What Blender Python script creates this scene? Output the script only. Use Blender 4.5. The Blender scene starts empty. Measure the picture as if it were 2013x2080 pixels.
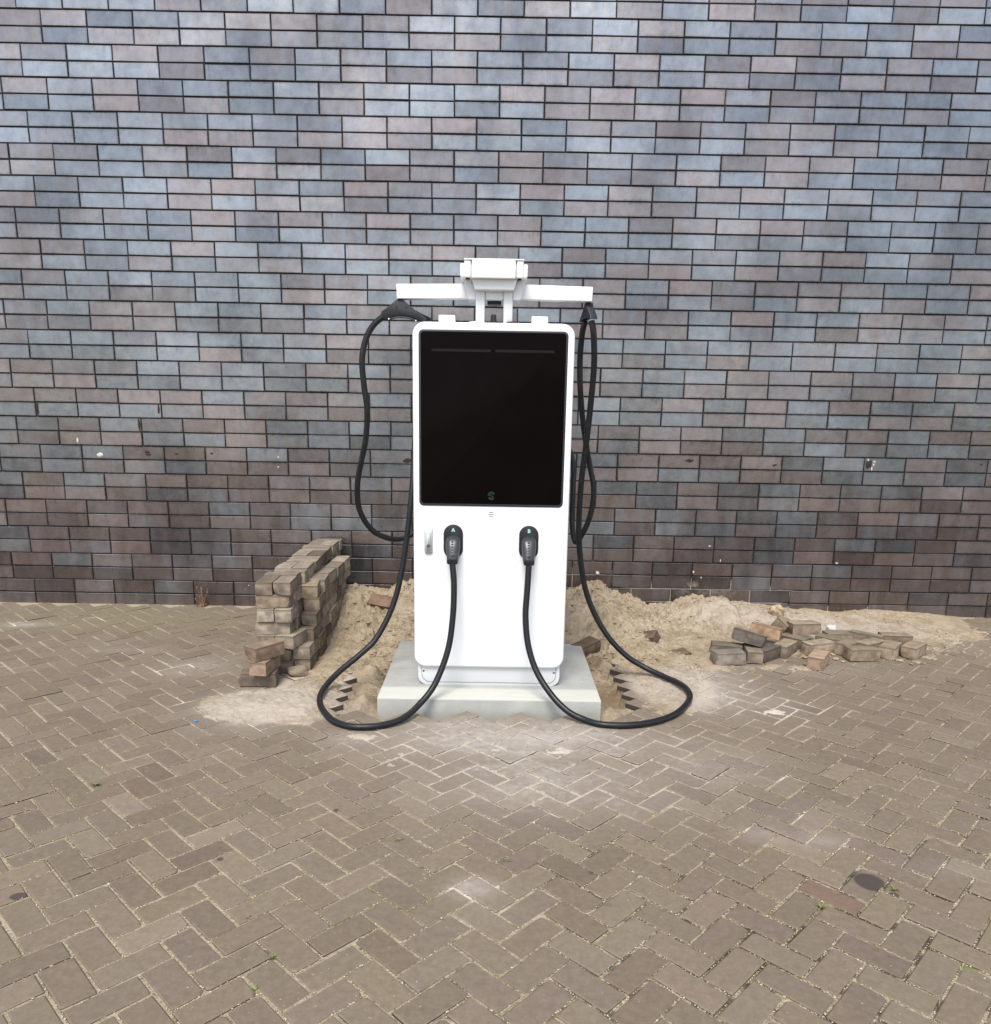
import bpy, bmesh, math, random
import numpy as np
from mathutils import Vector, Matrix, Euler
random.seed(7)
rng = np.random.default_rng(7)
scene = bpy.context.scene
COL = scene.collection
R = math.radians

# ------------------------------------------------------------------ camera
CAM_Y, CAM_Z = -6.027, 1.538
F_PX, PITCH, YAW, ROLL = 1613.77, 0.21762, 0.0027, 0.01637
cam = bpy.data.cameras.new('camera')
cam_o = bpy.data.objects.new('camera', cam)
COL.objects.link(cam_o)
fwd = Vector((math.sin(YAW)*math.cos(PITCH), math.cos(YAW)*math.cos(PITCH), -math.sin(PITCH)))
rgt = Vector((math.cos(YAW), -math.sin(YAW), 0)); upv = rgt.cross(fwd)
rr = math.cos(ROLL)*rgt + math.sin(ROLL)*upv
uu = -math.sin(ROLL)*rgt + math.cos(ROLL)*upv
M = Matrix((rr, uu, -fwd)).transposed().to_4x4()
M.translation = Vector((0, CAM_Y, CAM_Z))
cam_o.matrix_world = M
cam.sensor_fit = 'VERTICAL'
cam.sensor_height = 24.0
cam.lens = 24.0*F_PX/2080.0
cam.shift_y = 145.41/2080.0
cam.clip_end = 500
scene.camera = cam_o

# ------------------------------------------------------------------ sky, sun, exposure
SUN_EL, SUN_AZ = 54, 190        # behind the camera, a little to its left
w = bpy.data.worlds.new('World'); scene.world = w; w.use_nodes = True
nt = w.node_tree; nt.nodes.clear()
out = nt.nodes.new('ShaderNodeOutputWorld'); bg = nt.nodes.new('ShaderNodeBackground')
sky = nt.nodes.new('ShaderNodeTexSky'); sky.sky_type = 'NISHITA'; sky.sun_disc = False
sky.sun_elevation = R(SUN_EL); sky.sun_rotation = R(SUN_AZ)
sky.air_density = 1.0; sky.dust_density = 1.0; sky.ozone_density = 3.0
hs = nt.nodes.new('ShaderNodeHueSaturation'); hs.inputs['Saturation'].default_value = 0.50
nt.links.new(sky.outputs[0], hs.inputs['Color'])
nt.links.new(hs.outputs[0], bg.inputs[0]); bg.inputs[1].default_value = 0.15
nt.links.new(bg.outputs[0], out.inputs[0])
sun = bpy.data.lights.new('sun', 'SUN'); sun.energy = 1.9; sun.angle = R(24); sun.color = (1, 0.955, 0.88)
sun_o = bpy.data.objects.new('sun', sun); COL.objects.link(sun_o)
sd = Vector((math.sin(R(SUN_AZ))*math.cos(R(SUN_EL)), math.cos(R(SUN_AZ))*math.cos(R(SUN_EL)), math.sin(R(SUN_EL))))
sun_o.rotation_euler = (-sd).to_track_quat('-Z', 'Y').to_euler()
sun_o.location = sd*20
scene.view_settings.view_transform = 'Standard'
scene.view_settings.look = 'None'
scene.view_settings.gamma = 1
scene.view_settings.exposure = 1.12

# ------------------------------------------------------------------ helpers
def tag(o, label=None, cat=None, group=None, kind=None):
    if label: o['label'] = label
    if cat: o['category'] = cat
    if group: o['group'] = group
    if kind: o['kind'] = kind
    return o

def link(name, mesh, mat=None, parent=None, loc=None, rot=None):
    o = bpy.data.objects.new(name, mesh)
    if mat is not None and len(mesh.materials) == 0: mesh.materials.append(mat)
    COL.objects.link(o)
    if parent is not None: o.parent = parent
    if loc is not None: o.location = loc
    if rot is not None: o.rotation_euler = rot
    return o

def empty(name, loc=(0, 0, 0), rot=(0, 0, 0)):
    o = bpy.data.objects.new(name, None); COL.objects.link(o)
    o.location = loc; o.rotation_euler = rot; o.empty_display_size = .05
    return o

def mesh_py(name, verts, faces, smooth=None):
    m = bpy.data.meshes.new(name); m.from_pydata([tuple(v) for v in verts], [], faces); m.update()
    if smooth is not None:
        m.polygons.foreach_set('use_smooth', [True]*len(m.polygons))
        m.set_sharp_from_angle(angle=R(smooth))
    return m

def rrect(x0, x1, z0, z1, r, n=6, rb=None):
    """outline of a rounded rectangle, counter clockwise seen from -Y; rb = radius of the lower corners"""
    rb = r if rb is None else rb
    pts = []
    for cx, cz, a0, q in ((x1-rb, z0+rb, -90, rb), (x1-r, z1-r, 0, r), (x0+r, z1-r, 90, r), (x0+rb, z0+rb, 180, rb)):
        if q < 1e-5: pts.append((cx, cz)); continue
        for i in range(n+1):
            a = R(a0+90*i/n); pts.append((cx+q*math.cos(a), cz+q*math.sin(a)))
    return pts

def prism_y(outline, y0, y1, bev=0.0, seg=3, cx=None, cz=None):
    """outline in XZ, extruded along Y; front (y0) edge rounded by bev"""
    n = len(outline); P = np.array(outline)
    nx = np.roll(P, -1, 0)-np.roll(P, 1, 0)
    nrm = np.stack([nx[:, 1], -nx[:, 0]], 1); nrm /= np.linalg.norm(nrm, axis=1)[:, None]+1e-12
    rings = []
    if bev > 0:
        for i in range(seg+1):
            a = math.pi/2*i/seg
            rings.append((P-nrm*bev*(1-math.sin(a)), y0+bev*(1-math.cos(a))))
    else: rings.append((P, y0))
    rings.append((P, y1))
    V = []; Fc = []
    for p, y in rings: V += [(a, y, b) for a, b in p]
    Fc.append(list(range(n)))
    for k in range(len(rings)-1):
        for i in range(n):
            j = (i+1) % n
            Fc.append([k*n+i, (k+1)*n+i, (k+1)*n+j, k*n+j])
    Fc.append([(len(rings)-1)*n+i for i in range(n)][::-1])
    m = mesh_py('part', V, Fc, 35)
    bm = bmesh.new(); bm.from_mesh(m); bmesh.ops.recalc_face_normals(bm, faces=bm.faces); bm.to_mesh(m); bm.free()
    return m

def box_mesh(x0, x1, y0, y1, z0, z1, bev=.003, seg=2):
    bm = bmesh.new(); bmesh.ops.create_cube(bm, size=1)
    for v in bm.verts:
        v.co = Vector(((x0+x1)/2+v.co.x*(x1-x0), (y0+y1)/2+v.co.y*(y1-y0), (z0+z1)/2+v.co.z*(z1-z0)))
    if bev: bmesh.ops.bevel(bm, geom=bm.edges[:], offset=bev, segments=seg, affect='EDGES', profile=.5)
    m = bpy.data.meshes.new('part'); bm.to_mesh(m); bm.free()
    m.polygons.foreach_set('use_smooth', [True]*len(m.polygons)); m.set_sharp_from_angle(angle=R(40))
    return m

def catmull(pts, n=8):
    P = [Vector(p) for p in pts]; P = [P[0]*2-P[1]]+P+[P[-1]*2-P[-2]]
    o = []
    for i in range(1, len(P)-2):
        a, b, c, d = P[i-1:i+3]
        for k in range(n):
            t = k/n
            o.append(.5*((2*b)+(-a+c)*t+(2*a-5*b+4*c-d)*t*t+(-a+3*b-3*c+d)*t**3))
    o.append(P[-2]); return o

def tube(pts, rad, sides=14, caps=True):
    n = len(pts); V = []; Fc = []
    t0 = (pts[1]-pts[0]).normalized(); nrm = t0.orthogonal().normalized()
    for i, p in enumerate(pts):
        t = (pts[min(i+1, n-1)]-pts[max(i-1, 0)]).normalized()
        nrm = (nrm-t*nrm.dot(t)).normalized(); b = t.cross(nrm)
        r = rad(i/(n-1)) if callable(rad) else rad
        for k in range(sides):
            a = 2*math.pi*k/sides
            V.append(p+nrm*r*math.cos(a)+b*r*math.sin(a))
    for i in range(n-1):
        for k in range(sides):
            j = (k+1) % sides
            Fc.append([i*sides+k, i*sides+j, (i+1)*sides+j, (i+1)*sides+k])
    if caps:
        Fc.append(list(range(sides))[::-1]); Fc.append([(n-1)*sides+k for k in range(sides)])
    return mesh_py('tube', V, Fc, 50)

def lathe_z(prof, sides=20):
    V = []; Fc = []
    for r, z in prof:
        for k in range(sides):
            a = 2*math.pi*k/sides; V.append((r*math.cos(a), r*math.sin(a), z))
    for i in range(len(prof)-1):
        for k in range(sides):
            j = (k+1) % sides; Fc.append([i*sides+k, i*sides+j, (i+1)*sides+j, (i+1)*sides+k])
    Fc.append(list(range(sides))[::-1]); Fc.append([(len(prof)-1)*sides+k for k in range(sides)])
    return mesh_py('lathe', V, Fc, 40)

class Noise2:
    """smooth value noise on a lattice, vectorised"""
    def __init__(s, seed): s.t = np.random.default_rng(seed).random((256, 256))*2-1
    def __call__(s, x, y, sc):
        x = np.asarray(x)/sc+37.3; y = np.asarray(y)/sc+91.7
        xi = np.floor(x).astype(int); yi = np.floor(y).astype(int); fx = x-xi; fy = y-yi
        fx = fx*fx*fx*(fx*(fx*6-15)+10); fy = fy*fy*fy*(fy*(fy*6-15)+10)
        g = lambda a, b: s.t[a & 255, b & 255]
        return (g(xi, yi)*(1-fx)+g(xi+1, yi)*fx)*(1-fy)+(g(xi, yi+1)*(1-fx)+g(xi+1, yi+1)*fx)*fy

# ------------------------------------------------------------------ material builder
class MB:
    def __init__(s, name):
        s.m = bpy.data.materials.new(name); s.m.use_nodes = True
        s.t = s.m.node_tree; s.b = s.t.nodes['Principled BSDF']
    def n(s, typ, **kw):
        o = s.t.nodes.new('ShaderNode'+typ)
        for k, v in kw.items(): setattr(o, k, v)
        return o
    def set(s, sock, v):
        if isinstance(v, bpy.types.NodeSocket): s.t.links.new(v, sock)
        elif v is not None:
            if isinstance(v, (tuple, list)) and len(v) == 3 and sock.type == 'RGBA': v = (*v, 1)
            sock.default_value = v
    def math(s, op, a, b=None, c=None, clamp=False):
        o = s.n('Math', operation=op, use_clamp=clamp)
        for i, v in enumerate((a, b, c)):
            if v is not None: s.set(o.inputs[i], v)
        return o.outputs[0]
    def mix(s, f, a, b, mode='MIX'):
        o = s.n('Mix', data_type='RGBA', blend_type=mode, clamp_factor=True)
        s.set(o.inputs[0], f); s.set(o.inputs[6], a); s.set(o.inputs[7], b); return o.outputs[2]
    def pos(s): return s.n('NewGeometry').outputs['Position']
    def noise(s, scale, detail=4, vec=None, rough=.55, stretch=None, typ='fac'):
        v = vec if vec is not None else s.pos()
        if stretch:
            mp = s.n('Mapping'); s.set(mp.inputs[0], v); mp.inputs['Scale'].default_value = stretch; v = mp.outputs[0]
        o = s.n('TexNoise'); s.set(o.inputs['Vector'], v)
        o.inputs['Scale'].default_value = scale; o.inputs['Detail'].default_value = detail; o.inputs['Roughness'].default_value = rough
        return o.outputs[0] if typ == 'fac' else o.outputs[1]
    def ramp(s, f, lo, hi, a=0., b=1.):
        o = s.n('MapRange', interpolation_type='SMOOTHSTEP'); s.set(o.inputs[0], f)
        for i, v in zip((1, 2, 3, 4), (lo, hi, a, b)): o.inputs[i].default_value = v
        return o.outputs[0]
    def cramp(s, f, stops, interp='LINEAR'):
        o = s.n('ValToRGB'); s.set(o.inputs[0], f); c = o.color_ramp; c.interpolation = interp
        while len(c.elements) < len(stops): c.elements.new(.5)
        for e, (p, q) in zip(c.elements, stops): e.position = p; e.color = (*q, 1)
        return o.outputs[0]
    def rand(s):
        a = s.n('ObjectInfo').outputs['Random']; b = s.n('NewGeometry').outputs['Random Per Island']
        return s.math('FRACT', s.math('ADD', a, b))
    def blobs(s, lst, axes='xy'):
        """soft patches at real places: (u, v, ru, rv, strength)"""
        sp = s.n('SeparateXYZ'); s.set(sp.inputs[0], s.pos())
        U = sp.outputs[0]; Vv = sp.outputs[1 if axes == 'xy' else 2]
        res = None
        for (u, v, ru, rv, k) in lst:
            du = s.math('MULTIPLY', s.math('SUBTRACT', U, u), 1/ru); dv = s.math('MULTIPLY', s.math('SUBTRACT', Vv, v), 1/rv)
            d = s.math('ADD', s.math('MULTIPLY', du, du), s.math('MULTIPLY', dv, dv))
            g = s.math('MULTIPLY', s.math('POWER', 2.718, s.math('MULTIPLY', d, -1.0)), k)
            res = g if res is None else s.math('MAXIMUM', res, g)
        return res
    def bump(s, h, strength=.3, dist=.005):
        o = s.n('Bump'); s.set(o.inputs['Height'], h); o.inputs['Strength'].default_value = strength; o.inputs['Distance'].default_value = dist
        s.t.links.new(o.outputs[0], s.b.inputs['Normal']); return o
    def done(s, color=None, rough=None, spec=None, metal=None, ior=None):
        for k, v in (('Base Color', color), ('Roughness', rough), ('Specular IOR Level', spec), ('Metallic', metal), ('IOR', ior)):
            if v is not None: s.set(s.b.inputs[k], v)
        return s.m

def plain(name, col, rough=.5, spec=.5, metal=0., var=.06, scale=30, bump=0.):
    b = MB(name); f = b.noise(scale, 4)
    c = b.mix(b.math('MULTIPLY', b.ramp(f, .3, .7), 1.0), tuple(v*(1-var) for v in col), tuple(min(1, v*(1+var)) for v in col))
    if bump: b.bump(b.noise(scale*6, 3), bump, .002)
    return b.done(c, rough, spec, metal)

DUST = [(.12, -2.48, 1.0, .42, 1.05), (.24, -2.90, .85, .50, .85), (.85, -2.75, .65, .45, .72), (1.15, -3.2, .5, .3, .45), (-1.15, -2.1, .50, .42, 1.0), (1.15, -1.75, .55, .55, 1.0), (-.6, -2.5, .35, .2, .8), (.75, -2.5, .6, .25, .7),
        (1.42, -1.95, .35, .22, .75), (-.05, -3.70, .13, .10, .9), (.02, -3.78, .22, .2, .45), (1.02, -3.33, .17, .10, .75), (1.22, -3.36, .17, .10, .75), (-3.3, -.64, .4, .12, .8), (-2.35, -1.2, .35, .12, .6),
        (-1.75, -1.5, .4, .3, .75), (1.6, -3.55, .25, .1, .5), (2.5, -.6, 1.2, .55, .8), (1.9, -1.4, .8, .25, .6), (-.9, -1.2, .4, .9, 1.), (.62, -2.95, .3, .18, .45), (-2.9, -.45, .3, .1, .4)]

def dust_mask(b, lo=.35, hi=.75, sc=14):
    d = b.blobs(DUST); nz = b.math('ADD', b.noise(sc, 7, rough=.78), b.math('MULTIPLY', b.math('SUBTRACT', b.noise(3.2, 4, stretch=(1, 2.2, 1)), .5), .7))
    return b.ramp(b.math('ADD', d, b.math('MULTIPLY', b.math('SUBTRACT', nz, .5), 1.5)), lo, hi)

# pavers laid in the ground
b = MB('paver_concrete')
r_ = b.rand()
c = b.cramp(r_, [(0, (.142, .106, .073)), (.3, (.164, .126, .085)), (.6, (.183, .142, .099)), (.85, (.155, .117, .082)), (1, (.136, .099, .071))])
c = b.mix(b.ramp(b.noise(5.0, 5), .40, .72, 0., .6), c, (.167, .125, .083))
moss = b.blobs([(-2.7, -.45, 1.3, .55, .9), (3.4, -.9, .8, .4, .5)])
c = b.mix(b.ramp(b.math('MULTIPLY', moss, b.noise(4, 5)), .15, .5, 0, .75), c, (.17, .148, .082))
c = b.mix(b.ramp(b.noise(38, 6, rough=.75), .25, .8), b.mix(.28, c, (.04, .03, .025)), b.mix(.12, c, (.32, .27, .22)))
c = b.mix(b.ramp(b.noise(260, 3), .66, .8), c, (.26, .22, .18))
c = b.mix(b.math('MULTIPLY', b.ramp(b.noise(75, 4, rough=.6), .66, .72), b.ramp(b.noise(2.0, 3), .42, .6)), c, (.36, .33, .28))
spots = b.blobs([(1.285, -3.628, .052, .055, 1.), (1.33, -3.70, .018, .014, 1.), (-1.49, -3.78, .03, .02, 1.), (.35, -3.60, .03, .03, .45), (-.6, -3.2, .012, .012, 1.), (-.93, -3.55, .012, .012, 1.), (.38, -3.78, .045, .03, .4)])
c = b.mix(b.math('MULTIPLY', b.ramp(spots, .3, .5), .78), c, (.035, .026, .026))
oc = b.n('ObjectInfo').outputs['Color']
c = b.mix(1.0, c, oc, 'MULTIPLY')
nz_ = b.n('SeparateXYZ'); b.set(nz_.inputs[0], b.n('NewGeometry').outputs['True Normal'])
dm = b.math('ADD', b.math('MULTIPLY', dust_mask(b, .60, 1.35, 30), .50), b.math('MULTIPLY', b.ramp(b.blobs(DUST), .15, 1.05), .26))
c = b.mix(dm, c, (.38, .345, .305))
thick = b.blobs([(1.05, -1.65, .30, .55, 1.0), (-1.0, -1.75, .28, .5, 1.0), (-1.15, -2.1, .42, .30, 1.0), (1.15, -1.2, .5, .3, 1.)])
c = b.mix(b.math('MULTIPLY', b.ramp(b.math('ADD', thick, b.math('MULTIPLY', b.math('SUBTRACT', b.noise(9, 6, rough=.7), .5), .7)), .38, .72), .93), c, (.39, .335, .27))
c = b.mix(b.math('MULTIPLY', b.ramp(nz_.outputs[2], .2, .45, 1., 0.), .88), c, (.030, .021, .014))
hb = b.math('ADD', b.noise(45, 5), b.math('MULTIPLY', b.noise(330, 3), .5))
b.bump(hb, .32, .003)
M_PAVER = b.done(c, b.ramp(b.noise(12, 4), .3, .7, .72, .9), .3)

# joint sand
b = MB('joint_sand')
c = b.cramp(b.noise(55, 6, rough=.75), [(.3, (.13, .10, .066)), (.48, (.32, .26, .18)), (.7, (.46, .39, .28))])
c = b.mix(b.ramp(b.noise(2.2, 4), .52, .66, 0, .6), c, (.085, .080, .026))
c = b.mix(b.ramp(b.noise(5.5, 4), .60, .68, 0, .85), c, (.13, .15, .03))
sp = b.n('SeparateXYZ'); b.set(sp.inputs[0], b.pos())
c = b.mix(b.math('MULTIPLY', b.ramp(b.noise(9, 5, rough=.7), .46, .58), b.ramp(sp.outputs[0], -1.0, .8, .12, .85)), c, (.034, .027, .016))
c = b.mix(b.math('MULTIPLY', b.ramp(sp.outputs[0], -.9, .2, 1., 0.), .45), c, (.36, .29, .205))
c = b.mix(dust_mask(b, .22, .75, 9), c, (.56, .485, .39))
c = b.mix(b.ramp(b.noise(150, 5, rough=.8), .28, .46, .8, 0.), c, (.05, .038, .024))
b.bump(b.math('ADD', b.noise(220, 4), b.noise(70, 4)), .9, .006)
M_JOINT = b.done(c, .95, .2)

b = MB('grit')
c = b.cramp(b.rand(), [(0, (.07, .06, .04)), (.18, (.26, .21, .14)), (.5, (.42, .35, .25)), (.82, (.50, .43, .32)), (.86, (.13, .14, .035)), (1, (.17, .17, .05))])
M_GRIT = b.done(c, .9, .25)

# glazed wall bricks
b = MB('glazed_brick')
r_ = b.rand(); r2 = b.math('FRACT', b.math('MULTIPLY', r_, 17.31)); r3 = b.math('FRACT', b.math('MULTIPLY', r_, 91.7))
cold = b.cramp(r_, [(0, (.005, .006, .009)), (.25, (.009, .010, .014)), (.5, (.013, .013, .017)), (.75, (.009, .011, .016)), (1, (.015, .014, .017))])
warm = b.cramp(r2, [(0, (.025, .0155, .0140)), (.4, (.030, .0195, .0175)), (.7, (.044, .023, .018)), (1, (.024, .0155, .0138))])
st = b.noise(1.0, 4, stretch=(14, 14, 2.2)); big = b.noise(3.0, 3)
f = b.ramp(b.math('ADD', b.math('ADD', b.math('MULTIPLY', r3, .85), b.math('MULTIPLY', st, .75)), b.math('ADD', b.math('MULTIPLY', big, .35), b.ramp(b.n('SeparateXYZ').outputs[2], .3, 1.7, .30, 0.))), .72, 1.40)
for nd in b.t.nodes:
    if nd.type == 'SEPXYZ' and not nd.inputs[0].is_linked: b.set(nd.inputs[0], b.pos())
c = b.mix(f, cold, warm)
c = b.mix(b.ramp(b.noise(18, 5, rough=.7), .56, .74, 0, .5), c, (.016, .014, .013))
spk = b.noise(210, 2); c = b.mix(b.ramp(spk, .68, .76, 0, .7), c, (.015, .013, .013))
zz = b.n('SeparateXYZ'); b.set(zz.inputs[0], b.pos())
c = b.mix(b.ramp(b.math('ADD', zz.outputs[2], b.math('MULTIPLY', b.math('SUBTRACT', b.noise(2.6, 5, rough=.65), .5), 1.1)), .05, .5, .75, 0.), c, (.032, .021, .017))   # browner towards the foot of the wall, edge broken by noise
wd = b.math('MULTIPLY', b.blobs([(1.65, .16, .75, .12, .9), (2.5, .05, .9, .05, .8), (1.55, .22, .10, .06, 1.05), (1.2, .36, .12, .05, .7), (-3.0, .02, 1.5, .03, .5)], 'xz'), 1.0)
c = b.mix(b.math('MULTIPLY', b.ramp(b.math('ADD', wd, b.math('MULTIPLY', b.math('SUBTRACT', b.noise(26, 6, rough=.75), .5), 1.2)), .75, 1.2), .6), c, (.30, .26, .21))
b.bump(b.math('ADD', b.noise(9, 3), b.math('MULTIPLY', b.noise(120, 3), .12)), .35, .004)
ro = b.math('ADD', b.ramp(b.noise(1.0, 4, stretch=(9, 9, 2.5)), .3, .75, .19, .34), b.math('MULTIPLY', r2, .10))
spv = b.math('ADD', b.math('SUBTRACT', .68, b.math('MULTIPLY', f, .10)), b.math('MULTIPLY', b.math('SUBTRACT', r2, .5), .30))
spv = b.math('MULTIPLY', spv, b.ramp(b.noise(14, 5, rough=.7), .35, .75, 1.05, .78))
spv = b.math('MULTIPLY', spv, b.ramp(b.noise(1.1, 4, rough=.6), .38, .66, 1.06, .66))
# grime gathered along the joints and run down from them
rowf = b.math('MULTIPLY', b.math('SUBTRACT', zz.outputs[2], -.01945), 1/.103)
odd = b.math('FLOORED_MODULO', b.math('FLOOR', b.math('MULTIPLY', rowf, .5)), 2.0)
uu_ = b.math('FRACT', b.math('ADD', b.math('MULTIPLY', b.math('SUBTRACT', zz.outputs[0], -3.10323), 1/.30933), b.math('MULTIPLY', b.math('SUBTRACT', 1., odd), .5)))
vv_ = b.math('FRACT', rowf)
ed = b.math('MINIMUM', b.math('MULTIPLY', b.math('MINIMUM', uu_, b.math('SUBTRACT', 1., uu_)), .30933), b.math('MULTIPLY', b.math('MINIMUM', vv_, b.math('SUBTRACT', 1., vv_)), .103))
gr = b.math('MULTIPLY', b.ramp(b.math('ADD', ed, b.math('MULTIPLY', b.math('SUBTRACT', b.noise(32, 6, rough=.7), .5), .045)), .001, .020, 1., 0.), b.ramp(b.noise(2.3, 4), .40, .62, .15, 1.))
dr = b.math('MULTIPLY', b.ramp(b.noise(1.0, 5, stretch=(34, 1, 2.0)), .54, .72), b.ramp(vv_, .35, 1.))
gr2 = b.math('MAXIMUM', gr, b.math('MULTIPLY', dr, .8))
c = b.mix(b.math('MULTIPLY', gr2, .6), c, (.008, .007, .0065))
spv = b.math('MULTIPLY', b.math('MULTIPLY', spv, .93), b.math('SUBTRACT', 1., b.math('MULTIPLY', gr2, .42)))
b.set(b.b.inputs['Specular Tint'], b.mix(f, (.91, .955, 1.), (1., .915, .90)))
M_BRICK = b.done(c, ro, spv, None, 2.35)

b = MB('dark_mortar')
c = b.mix(b.noise(40, 4), (.010, .009, .009), (.034, .030, .028))
wd = b.blobs([(1.6, .14, .95, .16, 1.0), (2.6, .03, .9, .06, 1.), (.75, .25, .3, .2, .8)], 'xz')
c = b.mix(b.ramp(b.math('ADD', wd, b.math('MULTIPLY', b.math('SUBTRACT', b.noise(6, 4), .5), .9)), .45, .7), c, (.30, .26, .21))
b.bump(b.noise(160, 3), .4, .003)
M_MORTAR = b.done(c, .95, .03)

# sand
b = MB('yellow_sand')
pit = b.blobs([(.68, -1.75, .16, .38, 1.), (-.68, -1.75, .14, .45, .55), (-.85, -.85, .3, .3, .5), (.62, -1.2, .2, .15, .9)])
dry = b.blobs([(-1.15, -2.1, .50, .45, 1.0), (1.15, -1.75, .40, .5, 1.), (2.2, -.5, 1.6, .5, .8), (.95, -1.1, .3, .3, .55), (.2, -2.7, 1.2, .6, 1.), (-.05, -3.72, .3, .2, 1.), (1.45, -2., .6, .4, 1.)])
n1 = b.noise(7, 6, rough=.65)
c = b.mix(b.ramp(n1, .35, .66), (.30, .232, .150), (.425, .345, .240))
c = b.mix(b.ramp(b.math('ADD', dry, b.math('MULTIPLY', b.math('SUBTRACT', n1, .5), .8)), .4, .9), c, (.44, .372, .30))
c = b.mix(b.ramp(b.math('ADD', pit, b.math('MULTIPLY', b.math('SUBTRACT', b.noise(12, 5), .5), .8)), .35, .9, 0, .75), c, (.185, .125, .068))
fine_ = b.blobs([(.12, -2.5, .95, .36, 1.), (.3, -2.9, .75, .34, 1.), (1.5, -2.0, .45, .3, .9), (-.05, -3.72, .3, .2, 1.)])
c = b.mix(b.ramp(fine_, .25, .8, 0., .8), c, (.58, .51, .42))
c = b.mix(b.ramp(b.noise(300, 2), .35, .75), b.mix(.22, c, (.07, .05, .03)), b.mix(.1, c, (.7, .6, .48)))
b.bump(b.math('ADD', b.math('ADD', b.noise(60, 6, rough=.75), b.math('MULTIPLY', b.noise(24, 4), 1.2)), b.math('MULTIPLY', b.noise(330, 3), .5)), .9, .011)
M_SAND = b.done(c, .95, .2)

# loose pavers
b = MB('loose_paver')
r_ = b.rand()
c = b.cramp(r_, [(0, (.200, .160, .122)), (.25, (.290, .236, .182)), (.5, (.345, .285, .222)), (.75, (.255, .205, .156)), (1, (.175, .142, .110))])
tcx = b.n('TexCoord').outputs['Object']
nn = b.noise(16, 6, vec=b.math and b.n('VectorMath', operation='ADD').outputs[0])
vadd = nn.node.inputs['Vector'].links[0].from_node
b.set(vadd.inputs[0], tcx)
cmb = b.n('CombineXYZ'); b.set(cmb.inputs[0], b.math('MULTIPLY', r_, 50)); b.set(cmb.inputs[1], b.math('MULTIPLY', r_, 23)); b.set(vadd.inputs[1], cmb.outputs[0])
c = b.mix(b.ramp(nn, .32, .66), b.mix(.62, c, (.05, .04, .03)), c)
fine = b.noise(90, 5, rough=.8)
c = b.mix(b.ramp(fine, .56, .72, 0, .5), c, (.36, .30, .23))
c = b.mix(b.ramp(fine, .22, .42, .75, 0), c, (.06, .048, .036))
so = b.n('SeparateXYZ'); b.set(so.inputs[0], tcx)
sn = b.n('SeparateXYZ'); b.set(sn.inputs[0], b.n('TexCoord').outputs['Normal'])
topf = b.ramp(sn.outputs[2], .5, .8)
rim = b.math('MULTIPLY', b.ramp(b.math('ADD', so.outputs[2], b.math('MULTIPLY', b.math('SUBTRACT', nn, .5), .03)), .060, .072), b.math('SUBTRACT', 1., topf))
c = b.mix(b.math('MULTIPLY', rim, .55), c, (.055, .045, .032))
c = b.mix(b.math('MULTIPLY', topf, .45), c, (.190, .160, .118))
c = b.mix(1.0, c, b.n('ObjectInfo').outputs['Color'], 'MULTIPLY')
b.bump(b.math('ADD', b.noise(40, 5), b.math('MULTIPLY', fine, .6)), .6, .006)
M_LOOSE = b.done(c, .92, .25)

# slab concrete
b = MB('slab_concrete')
n1 = b.noise(6, 6, rough=.65)
c = b.mix(b.ramp(n1, .3, .7), (.275, .272, .25), (.335, .33, .303))
c = b.mix(b.ramp(b.noise(1.0, 5, stretch=(30, 30, 3)), .55, .8, 0, .4), c, (.24, .24, .23))
c = b.mix(b.ramp(b.noise(190, 2), .72, .78), c, (.16, .155, .15))
sp = b.n('SeparateXYZ'); b.set(sp.inputs[0], b.pos())
lit_band = b.ramp(b.math('ADD', sp.outputs[1], b.math('MULTIPLY', b.math('SUBTRACT', b.noise(7, 5), .5), .05)), -1.975, -1.93, 1., 0.)
topm = b.ramp(sp.outputs[2], .047, .053)
c = b.mix(b.math('MULTIPLY', b.math('MULTIPLY', lit_band, topm), .85), c, (.44, .43, .375))  # front strip lightened: overexposed brightness put into the colour of the top
stain = b.math('MULTIPLY', b.ramp(b.noise(1.0, 4, stretch=(3, 16, 1)), .56, .66), .35)
c = b.mix(stain, c, (.36, .36, .33))
c = b.mix(b.math('MULTIPLY', b.ramp(sp.outputs[2], -.045, .02, 1., 0.), .25), c, (.30, .27, .22))
b.bump(b.math('ADD', b.noise(60, 5), b.math('MULTIPLY', b.noise(300, 2), .4)), .3, .003)
M_SLAB = b.done(c, .8, .3)

M_WHITE = plain('white_powder_coat', (.65, .65, .642), .38, .5, 0, .01, 8)
M_WHITE_SHADED = plain('white_coat_shaded', (.50, .505, .505), .4, .5, 0, .01, 8)  # same coat darkened: overhang shade on the plinth put into the colour
M_SCREEN = plain('screen_glass', (.0045, .003, .003), .07, .012, 0, .1, 3)
M_BEZEL = plain('screen_bezel', (.028, .028, .031), .42, .3)
M_BAR = plain('light_bar', (.011, .009, .009), .5, .06)
M_BLACK = plain('black_plastic', (.012, .012, .014), .42, .3, 0, .1, 60)
M_RUB = None
b = MB('cable_rubber')
c = b.mix(b.ramp(b.noise(28, 5, rough=.7), .60, .78, 0, .35), (.008, .008, .009), (.11, .10, .095))
b.bump(b.noise(1.0, 3, stretch=(60, 60, 60)), .12, .002)
M_RUB = b.done(c, b.ramp(b.noise(20, 3), .3, .7, .34, .48), .30)
M_GREY = plain('grey_plug_plastic', (.024, .025, .030), .30, .45, 0, .1, 40)
M_STEEL = plain('brushed_steel', (.52, .54, .53), .36, .5, .9, .08, 90)
M_GREEN = plain('green_print', (.30, .62, .48), .5, .3)
M_LOGO = plain('dim_green_print', (.016, .036, .028), .5, .2)
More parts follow.
